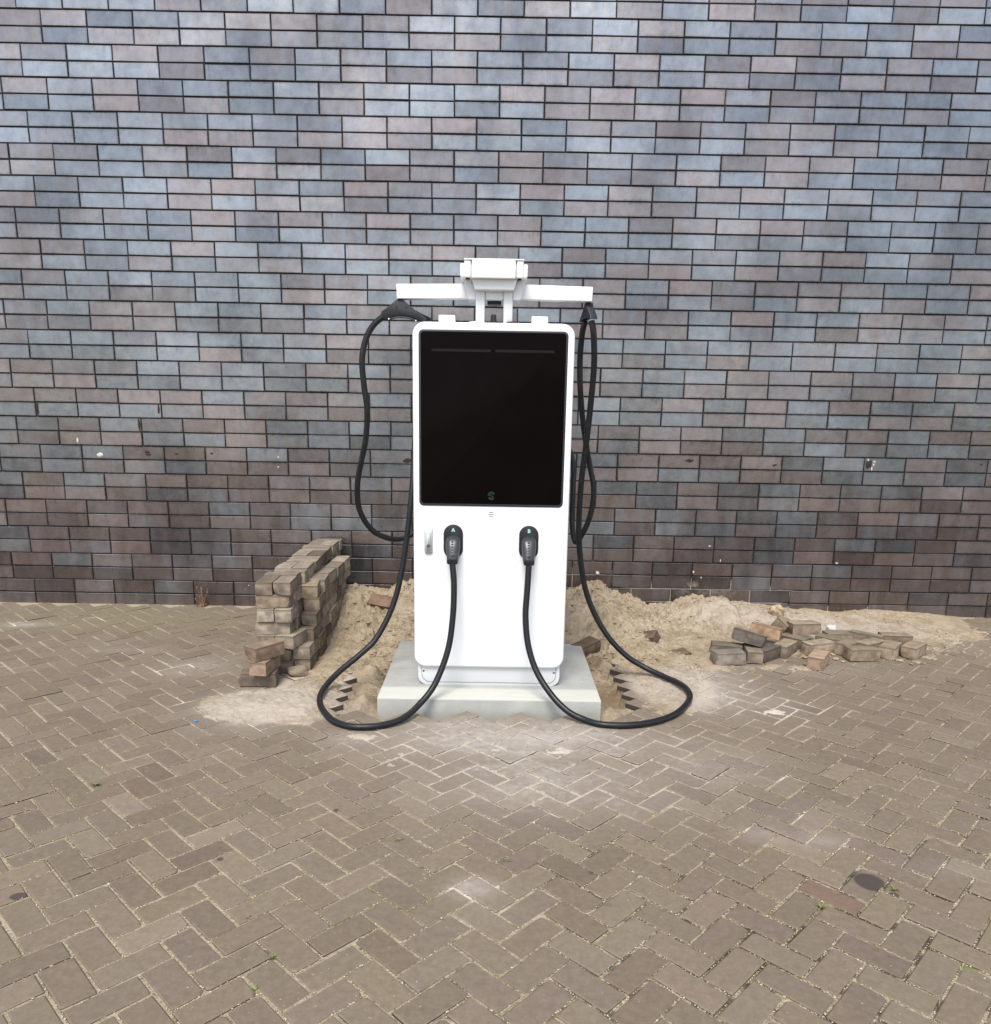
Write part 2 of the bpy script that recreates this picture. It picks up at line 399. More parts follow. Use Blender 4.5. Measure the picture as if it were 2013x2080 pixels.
M_SLOT = plain('slot_grey', (.07, .07, .07), .6, .3)
M_WPLAS = plain('white_plaster', (.42, .41, .385), .6, .4, 0, .06, 60)
M_CHIP = plain('chipped_clay', (.035, .022, .017), .9, .2, 0, .3, 80, .4)
M_DRY = plain('dry_stalk', (.21, .12, .065), .9, .2, 0, .25, 60)
M_LEAF = plain('weed_green', (.15, .17, .055), .7, .3, 0, .35, 90)
M_BLUE = plain('blue_plastic', (.03, .22, .50), .4, .5)
M_ROCK = plain('sandy_clod', (.33, .25, .16), .95, .2, 0, .3, 40, .6)

# ------------------------------------------------------------------ ground: joint sheet with the excavated hole left open
HX0, HX1, HY0, HY1 = -.86, .84, -2.30, -.95
xs = [-60, HX0, HX1, 60]; ys = [-80, HY0, HY1, .3]
V = []; Fc = []
for yv in ys:
    for xv in xs: V.append((xv, yv, -.0060))
for j in range(3):
    for i in range(3):
        if i == 1 and j == 1: continue
        Fc.append([j*4+i, j*4+i+1, (j+1)*4+i+1, (j+1)*4+i])
pavement = link('pavement', mesh_py('pavement', V, Fc), M_JOINT)
tag(pavement, 'brown herringbone brick paving in front of the wall', None, None, 'structure')

# herringbone pavers
S = math.sqrt(2)*.1; TH = .00945; GX, GY = -.0526, -3.0516
def gl(i, j): return (GX+S*(math.cos(TH)*i-math.sin(TH)*j), GY+S*(math.sin(TH)*i+math.cos(TH)*j))

def paver_mesh(seed, L=.1910, W=.0910, H=.078, bv=.0035, loose=False):
    rs = random.Random(seed)
    hx, hy = L/2, W/2; ch = .0022
    pts = []
    for sx, sy in ((1, -1), (1, 1), (-1, 1), (-1, -1)):
        k = ch*rs.uniform(.7, 1.5) if rs.random() > .08 else ch*rs.uniform(2.5, 6)
        a = (sx*hx, sy*(hy-k)); c_ = (sx*(hx-k), sy*hy)
        pts += [a, c_] if sx*sy > 0 else [c_, a]
    P = [(x+rs.uniform(-.0012, .0012), y+rs.uniform(-.0012, .0012)) for x, y in pts]
    V = []; n = len(P)
    for inset, z in ((0, -H), (0, -bv), (bv*1.15, 0)):
        for x, y in P:
            V.append((x*(1-inset/hx), y*(1-inset/hy), z+(rs.uniform(-.0006, .0006) if z > -.01 else 0)))
    Fc = [[2*n+i for i in range(n)]]
    for k in range(2):
        for i in range(n):
            j = (i+1) % n; Fc.append([k*n+i, k*n+j, (k+1)*n+j, (k+1)*n+i])
    return V, Fc
PV = [paver_mesh(s) for s in range(10)]
PM = []
for v, f_ in PV:
    m = mesh_py('paver', v, f_); m.materials.append(M_PAVER); PM.append(m)

def spec_list():
    res = []
    for m in range(-60, 60):
        for n in range(-40, 40):
            for (a, b_, kind) in ((1., .5, 0), (2.5, 0., 1)):
                A = a+m+2*n; B = b_+m-2*n
                i = (A-B)/2-1; j = (A+B)/2-2
                x, y = gl(i, j)
                if not (-6.4 < x < 6.4 and -7.2 < y < .04): continue
                if -5.5 < i < 6.0 and j >= 6 and y < -.55: continue
                if y > -.9 and -1.0 < x < 1.9 and not y < -.9: continue      # buried deep under the heap
                if y > -.06: continue
                res.append((x, y, kind))
    return res
specs = spec_list()
def in_view(x, y):
    p = Vector((x, y, 0))-cam_o.matrix_world.translation
    z = p.dot(fwd); u = F_PX*p.dot(rr)/z; v = F_PX*p.dot(uu)/z
    return z > .2 and abs(u) < 1040 and v > -(2080-1185.4)-40, z
SAND_COVER = lambda x, y: (-1.5 < x < -.85 and -2.3 < y < -1.3)
cand = sorted([(in_view(x, y)[1], k) for k, (x, y, _) in enumerate(specs) if in_view(x, y)[0]])
near = set(k for _, k in cand[:300])
bigV = []; bigF = []
red_spots = [(1.16, -3.80), (1.10, -3.68), (-1.6, -2.76)]
grit_src = []
for k, (x, y, kind) in enumerate(specs):
    ang = TH+(math.pi/4 if kind == 0 else -math.pi/4)+random.gauss(0, .008)+(math.pi if random.random() < .5 else 0)
    px = x+random.gauss(0, .0012); py = y+random.gauss(0, .0012); pz = random.gauss(-.001, .0014)
    tx, ty = random.gauss(0, .0062), random.gauss(0, .0062)
    if in_view(x, y)[0]: grit_src.append((x, y, ang))
    if k in near:
        o = link('paver', PM[k % 10], None, pavement, (px, py, pz), (tx, ty, ang))
        t = random.gauss(1, .05); o.color = (t, t*random.gauss(1, .012), t*random.gauss(1, .02), 1)
        for (rx, ry) in red_spots:
            if math.hypot(rx-x, ry-y) < .06: o.color = (1.0, .87, .88, 1)
        if random.random() < .03: o.color = (.90, .86, .87, 1)
    else:
        v, f_ = PV[k % 10]
        mt = Matrix.Translation((px, py, pz)) @ Euler((tx, ty, ang)).to_matrix().to_4x4()
        b0 = len(bigV); bigV += [tuple(mt @ Vector(q)) for q in v]; bigF += [[q+b0 for q in ff] for ff in f_]
o = link('paver_field', mesh_py('paver_field', bigV, bigF), M_PAVER, pavement); o['kind'] = 'stuff'

# grit in the joints of the near paving
gv = []; gf = []
src = [g for g in grit_src if g[1] < -2.3]
for _ in range(26000):
    x, y, ang = random.choice(src)
    if random.random() < .3 and (x < -.3): continue
    if random.random() > .25+.75*min(1., (-2.3-y)/1.2): continue
    if random.random() < .5: lx, ly = random.uniform(-.1, .1), random.choice((-.0497, .0497))
    else: lx, ly = random.choice((-.0997, .0997)), random.uniform(-.05, .05)
    lx += random.gauss(0, .0012); ly += random.gauss(0, .0012)
    gx_ = x+lx*math.cos(ang)-ly*math.sin(ang); gy_ = y+lx*math.sin(ang)+ly*math.cos(ang)
    s_ = random.uniform(.0010, .0027)*(1.5 if random.random() < .10 else 1); b0 = len(gv); a = random.uniform(0, 6.28)
    zc = -.0052+random.uniform(0, .0045)
    for q in range(4):
        gv.append((gx_+s_*random.uniform(.7, 1.3)*math.cos(a+q*1.57), gy_+s_*random.uniform(.7, 1.3)*math.sin(a+q*1.57), zc))
    gv.append((gx_, gy_, zc+s_*.9)); gv.append((gx_, gy_, zc-s_))
    for q in range(4): gf += [[b0+q, b0+(q+1) % 4, b0+4], [b0+(q+1) % 4, b0+q, b0+5]]
o = link('joint_grit', mesh_py('joint_grit', gv, gf), M_GRIT, pavement); o['kind'] = 'stuff'

# ------------------------------------------------------------------ brick wall
BW, BH, BX, BZ = .30933, .2060/2, -3.10323, -.01945
wall = empty('brick_wall', (0, 0, 0))
tag(wall, 'tall wall of grey and brown glazed bricks stacked in pairs', 'wall')
link('mortar', box_mesh(-7.6, 7.6, .0068, .30, -.3, 5.4, 0), M_MORTAR, wall)
def brick_geo(seed):
    rs = random.Random(seed); J = .0036
    hx, hz = BW/2-J, BH/2-J; bv = .0028
    out_ = [(-hx, -hz), (hx, -hz), (hx, hz), (-hx, hz)]
    out_ = [(x+rs.uniform(-.0014, .0014), z+rs.uniform(-.0013, .0013)) for x, z in out_]
    V = [(x, .05, z) for x, z in out_]+[(x, bv, z) for x, z in out_]+[(x*(1-bv/hx), 0, z*(1-bv/hz)) for x, z in out_]
    Fc = [[8, 9, 10, 11]]
    for k in range(2):
        for i in range(4):
            j = (i+1) % 4; Fc.append([k*4+i, k*4+j, (k+1)*4+j, (k+1)*4+i])
    return V, Fc
BG = [brick_geo(s) for s in range(8)]; BM_ = []
for v, f_ in BG:
    m = mesh_py('brick', v, f_); m.materials.append(M_BRICK); BM_.append(m)
blist = []
for row in range(0, 52):
    p_ = row//2
    z = BZ+(row+.5)*BH
    for cidx in range(-14, 36):
        c_ = cidx+(0 if p_ % 2 == 1 else .5)
        x = BX+(c_+.5)*BW
        if not -7.4 < x < 7.4: continue
        blist.append((x, z))
def brick_depth(x, z):
    p = Vector((x, 0, z))-cam_o.matrix_world.translation
    zz_ = p.dot(fwd); u = F_PX*p.dot(rr)/zz_+1006.5; v = 1185.4-F_PX*p.dot(uu)/zz_
    return zz_, (30 < u < 1983 and 14 < v < 2080)
cb = sorted([(brick_depth(x, z)[0], k) for k, (x, z) in enumerate(blist) if brick_depth(x, z)[1]])
nearb = set(k for _, k in cb[:300])
bigV = []; bigF = []
for k, (x, z) in enumerate(blist):
    rot = (random.gauss(0, .005), random.gauss(0, .0018), random.gauss(0, .0035))
    loc = (x+random.gauss(0, .0009), random.gauss(0, .0008), z+random.gauss(0, .0007))
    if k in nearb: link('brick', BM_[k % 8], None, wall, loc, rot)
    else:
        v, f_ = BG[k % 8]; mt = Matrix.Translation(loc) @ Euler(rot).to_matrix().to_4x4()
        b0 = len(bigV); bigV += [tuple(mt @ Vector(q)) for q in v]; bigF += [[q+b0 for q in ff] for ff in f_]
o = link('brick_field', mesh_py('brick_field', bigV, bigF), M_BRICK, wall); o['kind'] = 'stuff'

def blob_mesh(rx, ry, rz, seed, sub=2, amp=.25):
    bm = bmesh.new(); bmesh.ops.create_icosphere(bm, subdivisions=sub, radius=1)
    rs = random.Random(seed); ph = [Vector((rs.uniform(-3, 3), rs.uniform(-3, 3), rs.uniform(-3, 3))) for _ in range(4)]
    for v in bm.verts:
        k = 1+amp*sum(math.sin(2.3*v.co.dot(p)+p.x) for p in ph)/3
        v.co = Vector((v.co.x*rx*k, v.co.y*ry*k, v.co.z*rz*k))
    m = bpy.data.meshes.new('blob'); bm.to_mesh(m); bm.free(); return m
# marks on the wall: filler blobs, splashes and chips (x, z, rx, rz)
for i, (x, z, rx, rz) in enumerate([(-2.967, 1.146, .030, .019), (-3.123, 1.250, .008, .024), (-1.629, 1.149, .007, .009), (-1.632, 1.076, .006, .009), (2.800, 1.200, .008, .009), (2.845, 1.188, .012, .008), (2.842, 1.165, .008, .012), (2.832, 1.135, .007, .019),
        (.805, .303, .018, .018), (1.656, .526, .010, .008), (1.748, .414, .005, .012), (1.547, .321, .008, .013), (1.609, .276, .005, .010), (2.648, .409, .013, .006), (-1.90, .16, .005, .005), (-1.93, .13, .004, .004)]):
    link('plaster_splash', blob_mesh(rx*.82, .005, rz*.82, i, 2, .35), M_WPLAS, wall, (x, -.002, z))
for i, (x, z, rx, rz) in enumerate([(2.805, 1.172, .022, .040), (-2.612, 1.172, .017, .008), (-2.605, 1.155, .018, .008), (-2.394, 1.163, .012, .006), (-2.128, 1.171, .010, .008), (-1.905, 1.113, .034, .005), (1.458, 1.175, .030, .012), (2.102, 1.151, .016, .009), (3.652, 1.18, .010, .006), (-3.400, 1.482, .010, .045), (-2.502, 1.485, .007, .040), (-2.655, 1.372, .010, .042), (-.657, 1.143, .030, .016)]):
    link('chip', blob_mesh(rx, .0025, rz, 40+i, 2, .45), M_CHIP, wall, (x, -.0012, z))

# ------------------------------------------------------------------ sand
N1, N2, N3 = Noise2(1), Noise2(2), Noise2(3)
X0, X1, Y0, Y1, ST = -1.78, 3.9, -3.35, .012, .0070
gxs = np.arange(X0, X1, ST); gys = np.arange(Y0, Y1, ST)
XX, YY = np.meshgrid(gxs, gys)
def sst(t): t = np.clip(t, 0, 1); return t*t*(3-2*t)
rx_ = [-1.6, -1.25, -1.06, -.93, -.78, -.60, -.3, .3, .50, .60, .67, .76, .93, 1.05, 1.17, 1.32, 1.5, 1.70, 1.745, 1.78, 1.9, 2.2, 2.5, 2.66, 2.96, 3.1, 3.4, 3.75, 4.0]
rz_ = [-.04, .12, .235, .225, .205, .295, .28, .22, .17, .225, .275, .285, .22, .14, .085, .105, .17, .175, .165, .11, .13, .085, .055, .035, .062, .052, .03, -.02, -.04]
ry_ = np.interp(gxs, [-1.6, 1.9, 2.3, 4], [-.40, -.40, -.16, -.13])
rh = np.interp(XX, rx_, rz_); ry2 = np.broadcast_to(ry_, XX.shape)
toe = np.interp(XX, [-1.7, -1.05, -.8, -.6, .6, .8, 1.0, 1.3, 1.8, 2.2, 2.8, 3.3, 4], [-.7, -1.3, -1.35, -1.22, -1.22, -1.3, -1.65, -1.40, -1.18, -.98, -.90, -.75, -.45])
wx = XX+.06*N1(XX, YY, .33); wy = YY+.07*N2(XX, YY, .30)
t = np.clip((wy-toe)/(ry2-toe), 0, 1)
ct_, st_ = math.cos(TH), math.sin(TH)
li = ((XX-GX)*ct_+(YY-GY)*st_)/S; lj = (-(XX-GX)*st_+(YY-GY)*ct_)/S
fa = np.floor(li+lj+3); fb = np.floor(lj-li+1); dd_ = np.mod(fa-fb, 4)
ca = np.where(dd_ < 2, fa-dd_+1, fa+.5); cb_ = np.where(dd_ < 2, fb+.5, np.where(dd_ == 2, fb, fb+1))
ci = (ca-cb_)/2-1; cj = (ca+cb_)/2-2
removed = (ci > -5.5) & (ci < 6.0) & (cj >= 6) & (YY < -.6)      # ground where the pavers were lifted
ring = removed.copy()
for sh in range(1, 4):
    for ax in (0, 1):
        ring |= np.roll(removed, sh, ax) | np.roll(removed, -sh, ax)
ring &= ~removed
inpit = removed.astype(float)
base = -.085*inpit+(-.006)*(1-inpit)
heap = base+(rh-base)*(t**1.05*(1-.18*np.sin(np.pi*t)))
heap = np.where(YY > ry2, rh*(1-.28*(YY-ry2)/(0-ry2+.001)), heap)
lump = .026*N1(XX, YY, .16)+.024*(.5-np.abs(N2(XX, YY, .085)))+.020*(.45-np.abs(N3(XX, YY, .045)))+.011*N1(XX, YY, .024)+.006*N2(XX, YY, .0135)
lump_k = sst((heap+.01)/.10)*(0.6+.75*sst((1.75-XX)/.5))
Z = heap+lump*lump_k
# clods and breaks in the crust
crust = np.abs(N2(XX, YY, .22))
Z -= .030*np.exp(-(crust/.05)**2)*sst((Z-.05)/.08)
def gs(cx, cy, sx, sy, k): return k*np.exp(-((XX-cx)/sx)**2-((YY-cy)/sy)**2)
spill = -.026+gs(-1.15, -2.07, .36, .24, .040)+gs(-1.32, -2.15, .22, .17, .020)+gs(-.98, -1.70, .16, .55, .033)+gs(-.92, -2.2, .20, .16, .018)+gs(-.95, -1.1, .2, .5, .04)
spill = np.maximum(spill, -.026+gs(1.02, -1.65, .24, .50, .035)+gs(1.12, -1.2, .42, .3, .042)+gs(.92, -2.1, .18, .12, .018))
spill = np.maximum(spill, -.024+gs(-.60, -2.49, .14, .05, .026)+gs(.33, -2.62, .12, .07, .027)+gs(1.50, -2.09, .11, .035, .027)+gs(.05, -2.72, .10, .04, .020)+gs(1.75, -1.95, .05, .02, .022))
spill = np.maximum(spill, -.022+gs(2.3, -.85, .9, .32, .030)+gs(3.2, -.45, .5, .3, .033)+gs(1.75, -1.35, .4, .10, .022))
spill += .006*N1(XX, YY, .12)+.0055*N2(XX, YY, .05)+.0045*N3(XX, YY, .024)+.003*N1(XX, YY, .013)
fm = gs(.12, -2.5, .95, .40, 1.)+gs(.3, -2.9, .75, .32, .75)+gs(1.45, -2.0, .55, .35, .8)+gs(-.05, -3.72, .2, .14, .7)+N1(XX, YY, .2)*.2+N2(XX, YY, .06)*.15
spill = np.maximum(spill, np.where(fm > .42, -.0046+.0012*N3(XX, YY, .05)+.0010*N2(XX, YY, .02), -1))     # joints filled to the brim
pitz = (-.080+.014*N3(XX, YY, .10)+.008*N1(XX, YY, .04)+.006*N2(XX, YY, .02)+.07*sst((YY+1.45)/.35)+.022*sst((-.60-XX)/.10)*sst((YY+2.1)/.2)
        + gs(-.66, -2.03, .10, .12, .058)+gs(.66, -2.04, .09, .10, .060)+gs(-.72, -1.55, .06, .35, .018)+gs(.74, -1.45, .06, .2, .02)
        + .075*np.clip(N2(XX, YY, .13)-.05, 0, 1)*sst((np.abs(XX)-.62)/.08))
Z = np.where(removed, np.maximum(heap+lump*.7*sst((heap+.06)/.08), pitz), np.maximum(Z, spill))
Z = np.where(ring & (Z < .035) & (YY < -1.02), -.03, Z)
ny, nx = Z.shape
idx = np.arange(nx*ny).reshape(ny, nx)
q = np.stack([idx[:-1, :-1], idx[:-1, 1:], idx[1:, 1:], idx[1:, :-1]], -1).reshape(-1, 4)
zq = Z.ravel()[q].max(1); pq = inpit.ravel()[q].max(1)
q = q[(zq > -.009) | (pq > .02)]
used, inv = np.unique(q.ravel(), return_inverse=True)
co = np.stack([XX.ravel(), YY.ravel(), Z.ravel()], 1)[used]
m = bpy.data.meshes.new('sand'); m.from_pydata(co.tolist(), [], inv.reshape(-1, 4).tolist()); m.update()
m.polygons.foreach_set('use_smooth', [True]*len(m.polygons))
sand = link('sand_heap', m, M_SAND); tag(sand, 'heap of yellow excavated sand against the wall, spilled over the paving', 'sand', None, 'stuff')
def sand_z(x, y):
    i = int((x-X0)/ST); j = int((y-Y0)/ST)
    return max(0., float(Z[min(max(j, 0), ny-1), min(max(i, 0), nx-1)]))

# clods lying on the sand (small broken crumbs, uncountable)
cv = []; cf = []
for _ in range(17000):
    if random.random() < .3: x, y = random.uniform(-1.0, -.45), random.uniform(-1.9, -.2)
    elif random.random() < .6: x, y = random.uniform(.45, 1.3), random.uniform(-1.9, -.2)
    else: x, y = random.uniform(1.2, 3.3), random.uniform(-1.1, -.1)
    i = int((x-X0)/ST); j = int((y-Y0)/ST); z = float(Z[j, i])
    if z < -.008 and not inpit[j, i] > .5: continue
    s_ = random.uniform(.0022, .0065)*(random.uniform(1.6, 3.0) if random.random() < .12 and y > -1.5 else 1); b0 = len(cv); a = random.uniform(0, 6.28)
    for q_ in range(5): cv.append((x+s_*random.uniform(.6, 1.4)*math.cos(a+q_*1.257), y+s_*random.uniform(.6, 1.4)*math.sin(a+q_*1.257), z+s_*.2))
    cv.append((x, y, z+s_*.95)); cv.append((x, y, z-s_*.6))
    for q_ in range(5): cf += [[b0+q_, b0+(q_+1) % 5, b0+5], [b0+(q_+1) % 5, b0+q_, b0+6]]
o = link('sand_crumbs', mesh_py('sand_crumbs', cv, cf), M_SAND, sand); o['kind'] = 'stuff'

# ------------------------------------------------------------------ concrete slab
ZS = .056
def slab_mesh():
    bm = bmesh.new(); bmesh.ops.create_cube(bm, size=1)
    x0, x1, y0, y1, z0, z1 = -.597, .572, -2.119, -1.083, -.16, ZS
    for v in bm.verts: v.co = Vector(((x0+x1)/2+v.co.x*(x1-x0), (y0+y1)/2+v.co.y*(y1-y0), (z0+z1)/2+v.co.z*(z1-z0)))
    bmesh.ops.bevel(bm, geom=bm.edges[:], offset=.006, segments=2, affect='EDGES', profile=.5)
    m = bpy.data.meshes.new('slab'); bm.to_mesh(m); bm.free()
    m.polygons.foreach_set('use_smooth', [True]*len(m.polygons)); m.set_sharp_from_angle(angle=R(40)); return m
slab = link('concrete_slab', slab_mesh(), M_SLAB)
tag(slab, 'light grey concrete foundation slab under the white charging station', 'slab')

# ------------------------------------------------------------------ charging station
CXm = -.0175
YF = -1.935
ch = empty('charging_station', (CXm, -1.6, ZS))
tag(ch, 'white electric vehicle charging station with large black screen on a concrete slab', 'charging station')
def part(name, mesh, mat, parent=None):
    """mesh in world coordinates -> child whose origin sits at its parent's"""
    p = parent or ch
    o = link(name, mesh, mat)
    o.parent = p
    bpy.context.view_layer.update()
    o.matrix_parent_inverse = p.matrix_world.inverted()
    return o
cab = part('cabinet', prism_y(rrect(-.420, .385, .166, 1.948, .062, 8, .062), YF, -1.25, .014, 4), M_WHITE)
pl = part('plinth', prism_y(rrect(-.404, .369, ZS-.004, .30, .0, 6, .055), -1.905, -1.30, .006, 2), M_WHITE_SHADED)
pn = part('plinth_panel', prism_y(rrect(-.381, .346, ZS+.018, .29, .0, 6, .045), -1.9085, -1.904, .0015, 2), M_WHITE_SHADED, pl)
part('panel_gap', prism_y(rrect(-.3835, .3485, ZS+.0155, .29, .0, 6, .0465), -1.9062, -1.9045, 0), M_SLOT, pl)
for x in (-.372, .337):
    m = lathe_z([(.005, 0), (.005, .002), (.003, .003)], 12); m.transform(Matrix.Translation((x, -1.9085, .135)) @ Matrix.Rotation(R(90), 4, 'X'))
    part('screw', m, M_CHIP, pn)
bez = part('screen_bezel', prism_y(rrect(-.389, .352, 1.040, 1.911, .024, 6), YF-.004, YF+.004, .003, 2), M_BEZEL)
scr = part('screen', prism_y(rrect(-.3785, .3415, 1.0535, 1.902, .016, 6), YF-.0058, YF-.002, .0012, 2), M_SCREEN)
for x0, x1 in ((-.324, -.030), (-.010, .285)):
    part('light_bar', prism_y(rrect(x0, x1, 1.8065, 1.8195, .004, 3), YF-.0068, YF-.0055, 0), M_BAR, scr)
# emblem: two arcs around a slanted S stroke
def strip_xz(pts, wd, y0, y1):
    V = []; Fc = []
    for i, p in enumerate(pts):
        a = Vector(pts[max(i-1, 0)]); c_ = Vector(pts[min(i+1, len(pts)-1)]); d = (c_-a).normalized(); nrm = Vector((-d.y, d.x))*wd/2
        for s_ in (1, -1):
            for y in (y0, y1): V.append((p[0]+s_*nrm.x, y, p[1]+s_*nrm.y))
    for i in range(len(pts)-1):
        b0 = i*4; b1 = b0+4
        Fc += [[b0, b0+2, b1+2, b1], [b0+1, b1+1, b1+3, b0+3], [b0, b1, b1+1, b0+1], [b0+2, b0+3, b1+3, b1+2]]
    Fc += [[0, 1, 3, 2], [len(V)-4, len(V)-2, len(V)-1, len(V)-3]]
    return V, Fc
ev = []; ef = []
ex, ez = -.0175, 1.0965
for pts, wd in (([(ex+.0165*math.cos(R(a)), ez+.0195*math.sin(R(a))) for a in range(20, 196, 16)], .0034),
                ([(ex+.0165*math.cos(R(a)), ez+.0195*math.sin(R(a))) for a in range(212, 336, 14)], .0042),
                ([(ex+.010*math.cos(R(a)), ez+.0045+.0065*math.sin(R(a))) for a in range(20, 230, 24)]+[(ex-.002, ez+.002), (ex+.007, ez-.004), (ex+.0085, ez-.008), (ex+.003, ez-.0115), (ex-.006, ez-.0105), (ex-.010, ez-.007)], .0032)):
    v, f_ = strip_xz(pts, wd, YF-.0066, YF-.0055); b0 = len(ev); ev += v; ef += [[q_+b0 for q_ in ff] for ff in f_]
part('emblem', mesh_py('emblem', ev, ef), M_LOGO, scr)
for z, hw in ((1.0105, .0105), (1.0005, .0155), (.9905, .0105)):
    part('speaker_slot', prism_y(rrect(-.0175-hw, -.0175+hw, z-.0017, z+.0017, .0015, 3), YF-.0008, YF+.002, 0), M_SLOT)
# swing handle lock
lk = part('lock', prism_y(rrect(-.362, -.3205, .788, .919, .004, 4, .012), YF-.010, YF+.002, .003, 2), M_STEEL)
part('lock_lever', prism_y(rrect(-.3545, -.328, .812, .905, .004, 4), YF-.017, YF-.009, .003, 2), M_STEEL, lk)
part('finger_recess', prism_y(rrect(-.352, -.3305, .898, .9115, .003, 3), YF-.0107, YF-.0095, 0), M_WHITE, lk)
m = lathe_z([(.009, 0), (.009, .004), (.006, .005)], 16); m.transform(Matrix.Translation((-.341, YF-.0165, .832)) @ Matrix.Rotation(R(90), 4, 'X'))
part('lock_cylinder', m, M_SLOT, lk)
def text_mesh(ch_, size, x, y, z):
    cu = bpy.data.curves.new('letter', 'FONT'); cu.body = ch_; cu.size = size; cu.extrude = .0006; cu.offset = size*.028; cu.align_x = 'CENTER'; cu.align_y = 'CENTER'
    to = bpy.data.objects.new('letter_tmp', cu); COL.objects.link(to); bpy.context.view_layer.update()
    m = bpy.data.meshes.new_from_object(to.evaluated_get(bpy.context.evaluated_depsgraph_get()))
    bpy.data.objects.remove(to); bpy.data.curves.remove(cu)
    m.transform(Matrix.Translation((x, y, z)) @ Matrix.Rotation(R(90), 4, 'X')); m.materials.clear(); return m
HOLX = (-.2125, .1805)
for x, letter in zip(HOLX, 'AB'):
    h = part('connector_holster', prism_y(rrect(x-.0505, x+.0505, .766, .944, .0503, 10), YF-.008, YF+.002, .004, 3), M_BLACK)
    part('letter', text_mesh(letter, .026, x, YF-.0086, .9155), M_GREEN, h)
# top fittings
for x0, x1 in ((-.295, -.213), (.171, .253)):
    part('roof_cap', box_mesh(x0, x1, -1.86, -1.78, 1.935, 1.988, .004), M_WHITE)
m = lathe_z([(.021, 0), (.021, .008), (.0165, .012), (.0135, .050), (.010, .053)], 18); m.transform(Matrix.Translation((-.0205, -1.80, 1.946)))
part('antenna', m, M_BLACK)
m = lathe_z([(.037, 0), (.037, .012), (.030, .019), (.012, .021)], 24); m.transform(Matrix.Translation((.077, -1.80, 1.946)))
part('cable_gland', m, M_BLACK)
m = lathe_z([(.035, 0), (.034, .010), (.025, .013)], 24); m.transform(Matrix.Translation((-.113, -1.85, 1.946)))
part('vent_cover', m, M_WHITE_SHADED)
for x0, x1 in ((-.112, -.066), (.029, .075)):
    part('post', box_mesh(x0, x1, -1.80, -1.735, 1.940, 2.118, .004), M_WHITE_SHADED)
part('crossbar', box_mesh(-.064, .027, -1.79, -1.74, 2.072, 2.118, .003), M_WHITE_SHADED)
part('cable_block', box_mesh(-.054, .018, -1.73, -1.66, 2.058, 2.090, .003), M_BLACK)
# neck plates carrying the two arms
for s_ in (-1, 1):
    xa = [CXm+s_*.150, CXm+s_*.112, CXm+s_*.124, CXm+s_*.098]
    pts = [(CXm+s_*.158, 2.170), (CXm+s_*.132, 2.072), (CXm+s_*.094, 2.072), (CXm+s_*.094, 2.170)]
    if s_ > 0: pts = pts[::-1]
    part('arm_bracket', prism_y(pts, -1.800, -1.66, .003, 2), M_WHITE_SHADED)
    pts = [(CXm+s_*.150, 2.1625), (CXm+s_*.128, 2.148), (CXm+s_*.128, 2.1625)]
    # arm: square tube drooping slightly towards its free end
    L = .50; hh = .0355
    am = box_mesh(0, L-.055, -.036, .036, -hh, hh, .004)
    xin = CXm+s_*.055
    mt = Matrix.Translation((xin, -1.72, 2.118 if s_ < 0 else 2.119)) @ Matrix.Rotation(s_*R(.95), 4, 'Y')
    if s_ < 0: mt = mt @ Matrix.Scale(-1, 4, (1, 0, 0))
    am.transform(mt)
    if s_ < 0: am.flip_normals()
    part('arm', am, M_WHITE)
    for k in (0, 1):
        m = lathe_z([(.005, 0), (.005, .002), (.0035, .003)], 10); m.transform(Matrix.Translation((CXm+s_*(.118-.0*k), -1.80, 2.158-k*.012)) @ Matrix.Rotation(R(90), 4, 'X'))
        part('bolt', m, M_STEEL)
hd = part('head_housing', prism_y(rrect(-.190, .146, 2.166, 2.232, .008, 4, .014), -1.862, -1.62, .006, 3), M_WHITE)
part('head_front', prism_y(rrect(-.131, .085, 2.163, 2.244, .004, 3), -1.884, -1.80, .003, 2), M_WHITE, hd)
for x0, x1 in ((-.168, -.136), (.090, .123)):
    part('corner_cover', prism_y(rrect(x0, x1, 2.166, 2.2425, .006, 4), -1.876, -1.80, .004, 2), M_WHITE, hd)
part('head_lid', box_mesh(-.170, .127, -1.880, -1.62, 2.2455, 2.253, .003), M_WHITE, hd)
part('head_tray', prism_y([(-.117, 2.113), (.080, 2.113), (.092, 2.163), (-.130, 2.163)], -1.85, -1.70, .004, 2), M_WHITE_SHADED, hd)

# ------------------------------------------------------------------ cables
A1 = [(-0.2125, -2.015, 0.752), (-0.203, -2.03, 0.642), (-0.207, -2.05, 0.481), (-0.231, -2.08, 0.306), (-0.295, -2.145, 0.141), (-0.374, -2.22, 0.053), (-0.441, -2.325, 0.026), (-0.524, -2.385, 0.017), (-0.609, -2.412, 0.016), (-0.699, -2.403, 0.016), (-0.789, -2.334, 0.019), (-0.872, -2.19, 0.027), (-0.906, -2.057, 0.034), (-0.899, -1.93, 0.052), (-0.843, -1.84, 0.101), (-0.741, -1.75, 0.174), (-0.661, -1.69, 0.249), (-0.578, -1.63, 0.41), (-0.526, -1.6, 0.602), (-0.494, -1.58, 0.813), (-0.474, -1.56, 0.991), (-0.462, -1.50, 1.193), (-0.462, -1.38, 1.45), (-0.466, -1.26, 1.75), (-0.450, -1.22, 1.92), (-0.40, -1.32, 1.985), (-0.36, -1.50, 1.985), (-0.365, -1.66, 1.982), (-0.397, -1.71, 1.992), (-0.43, -1.72, 2.008)]
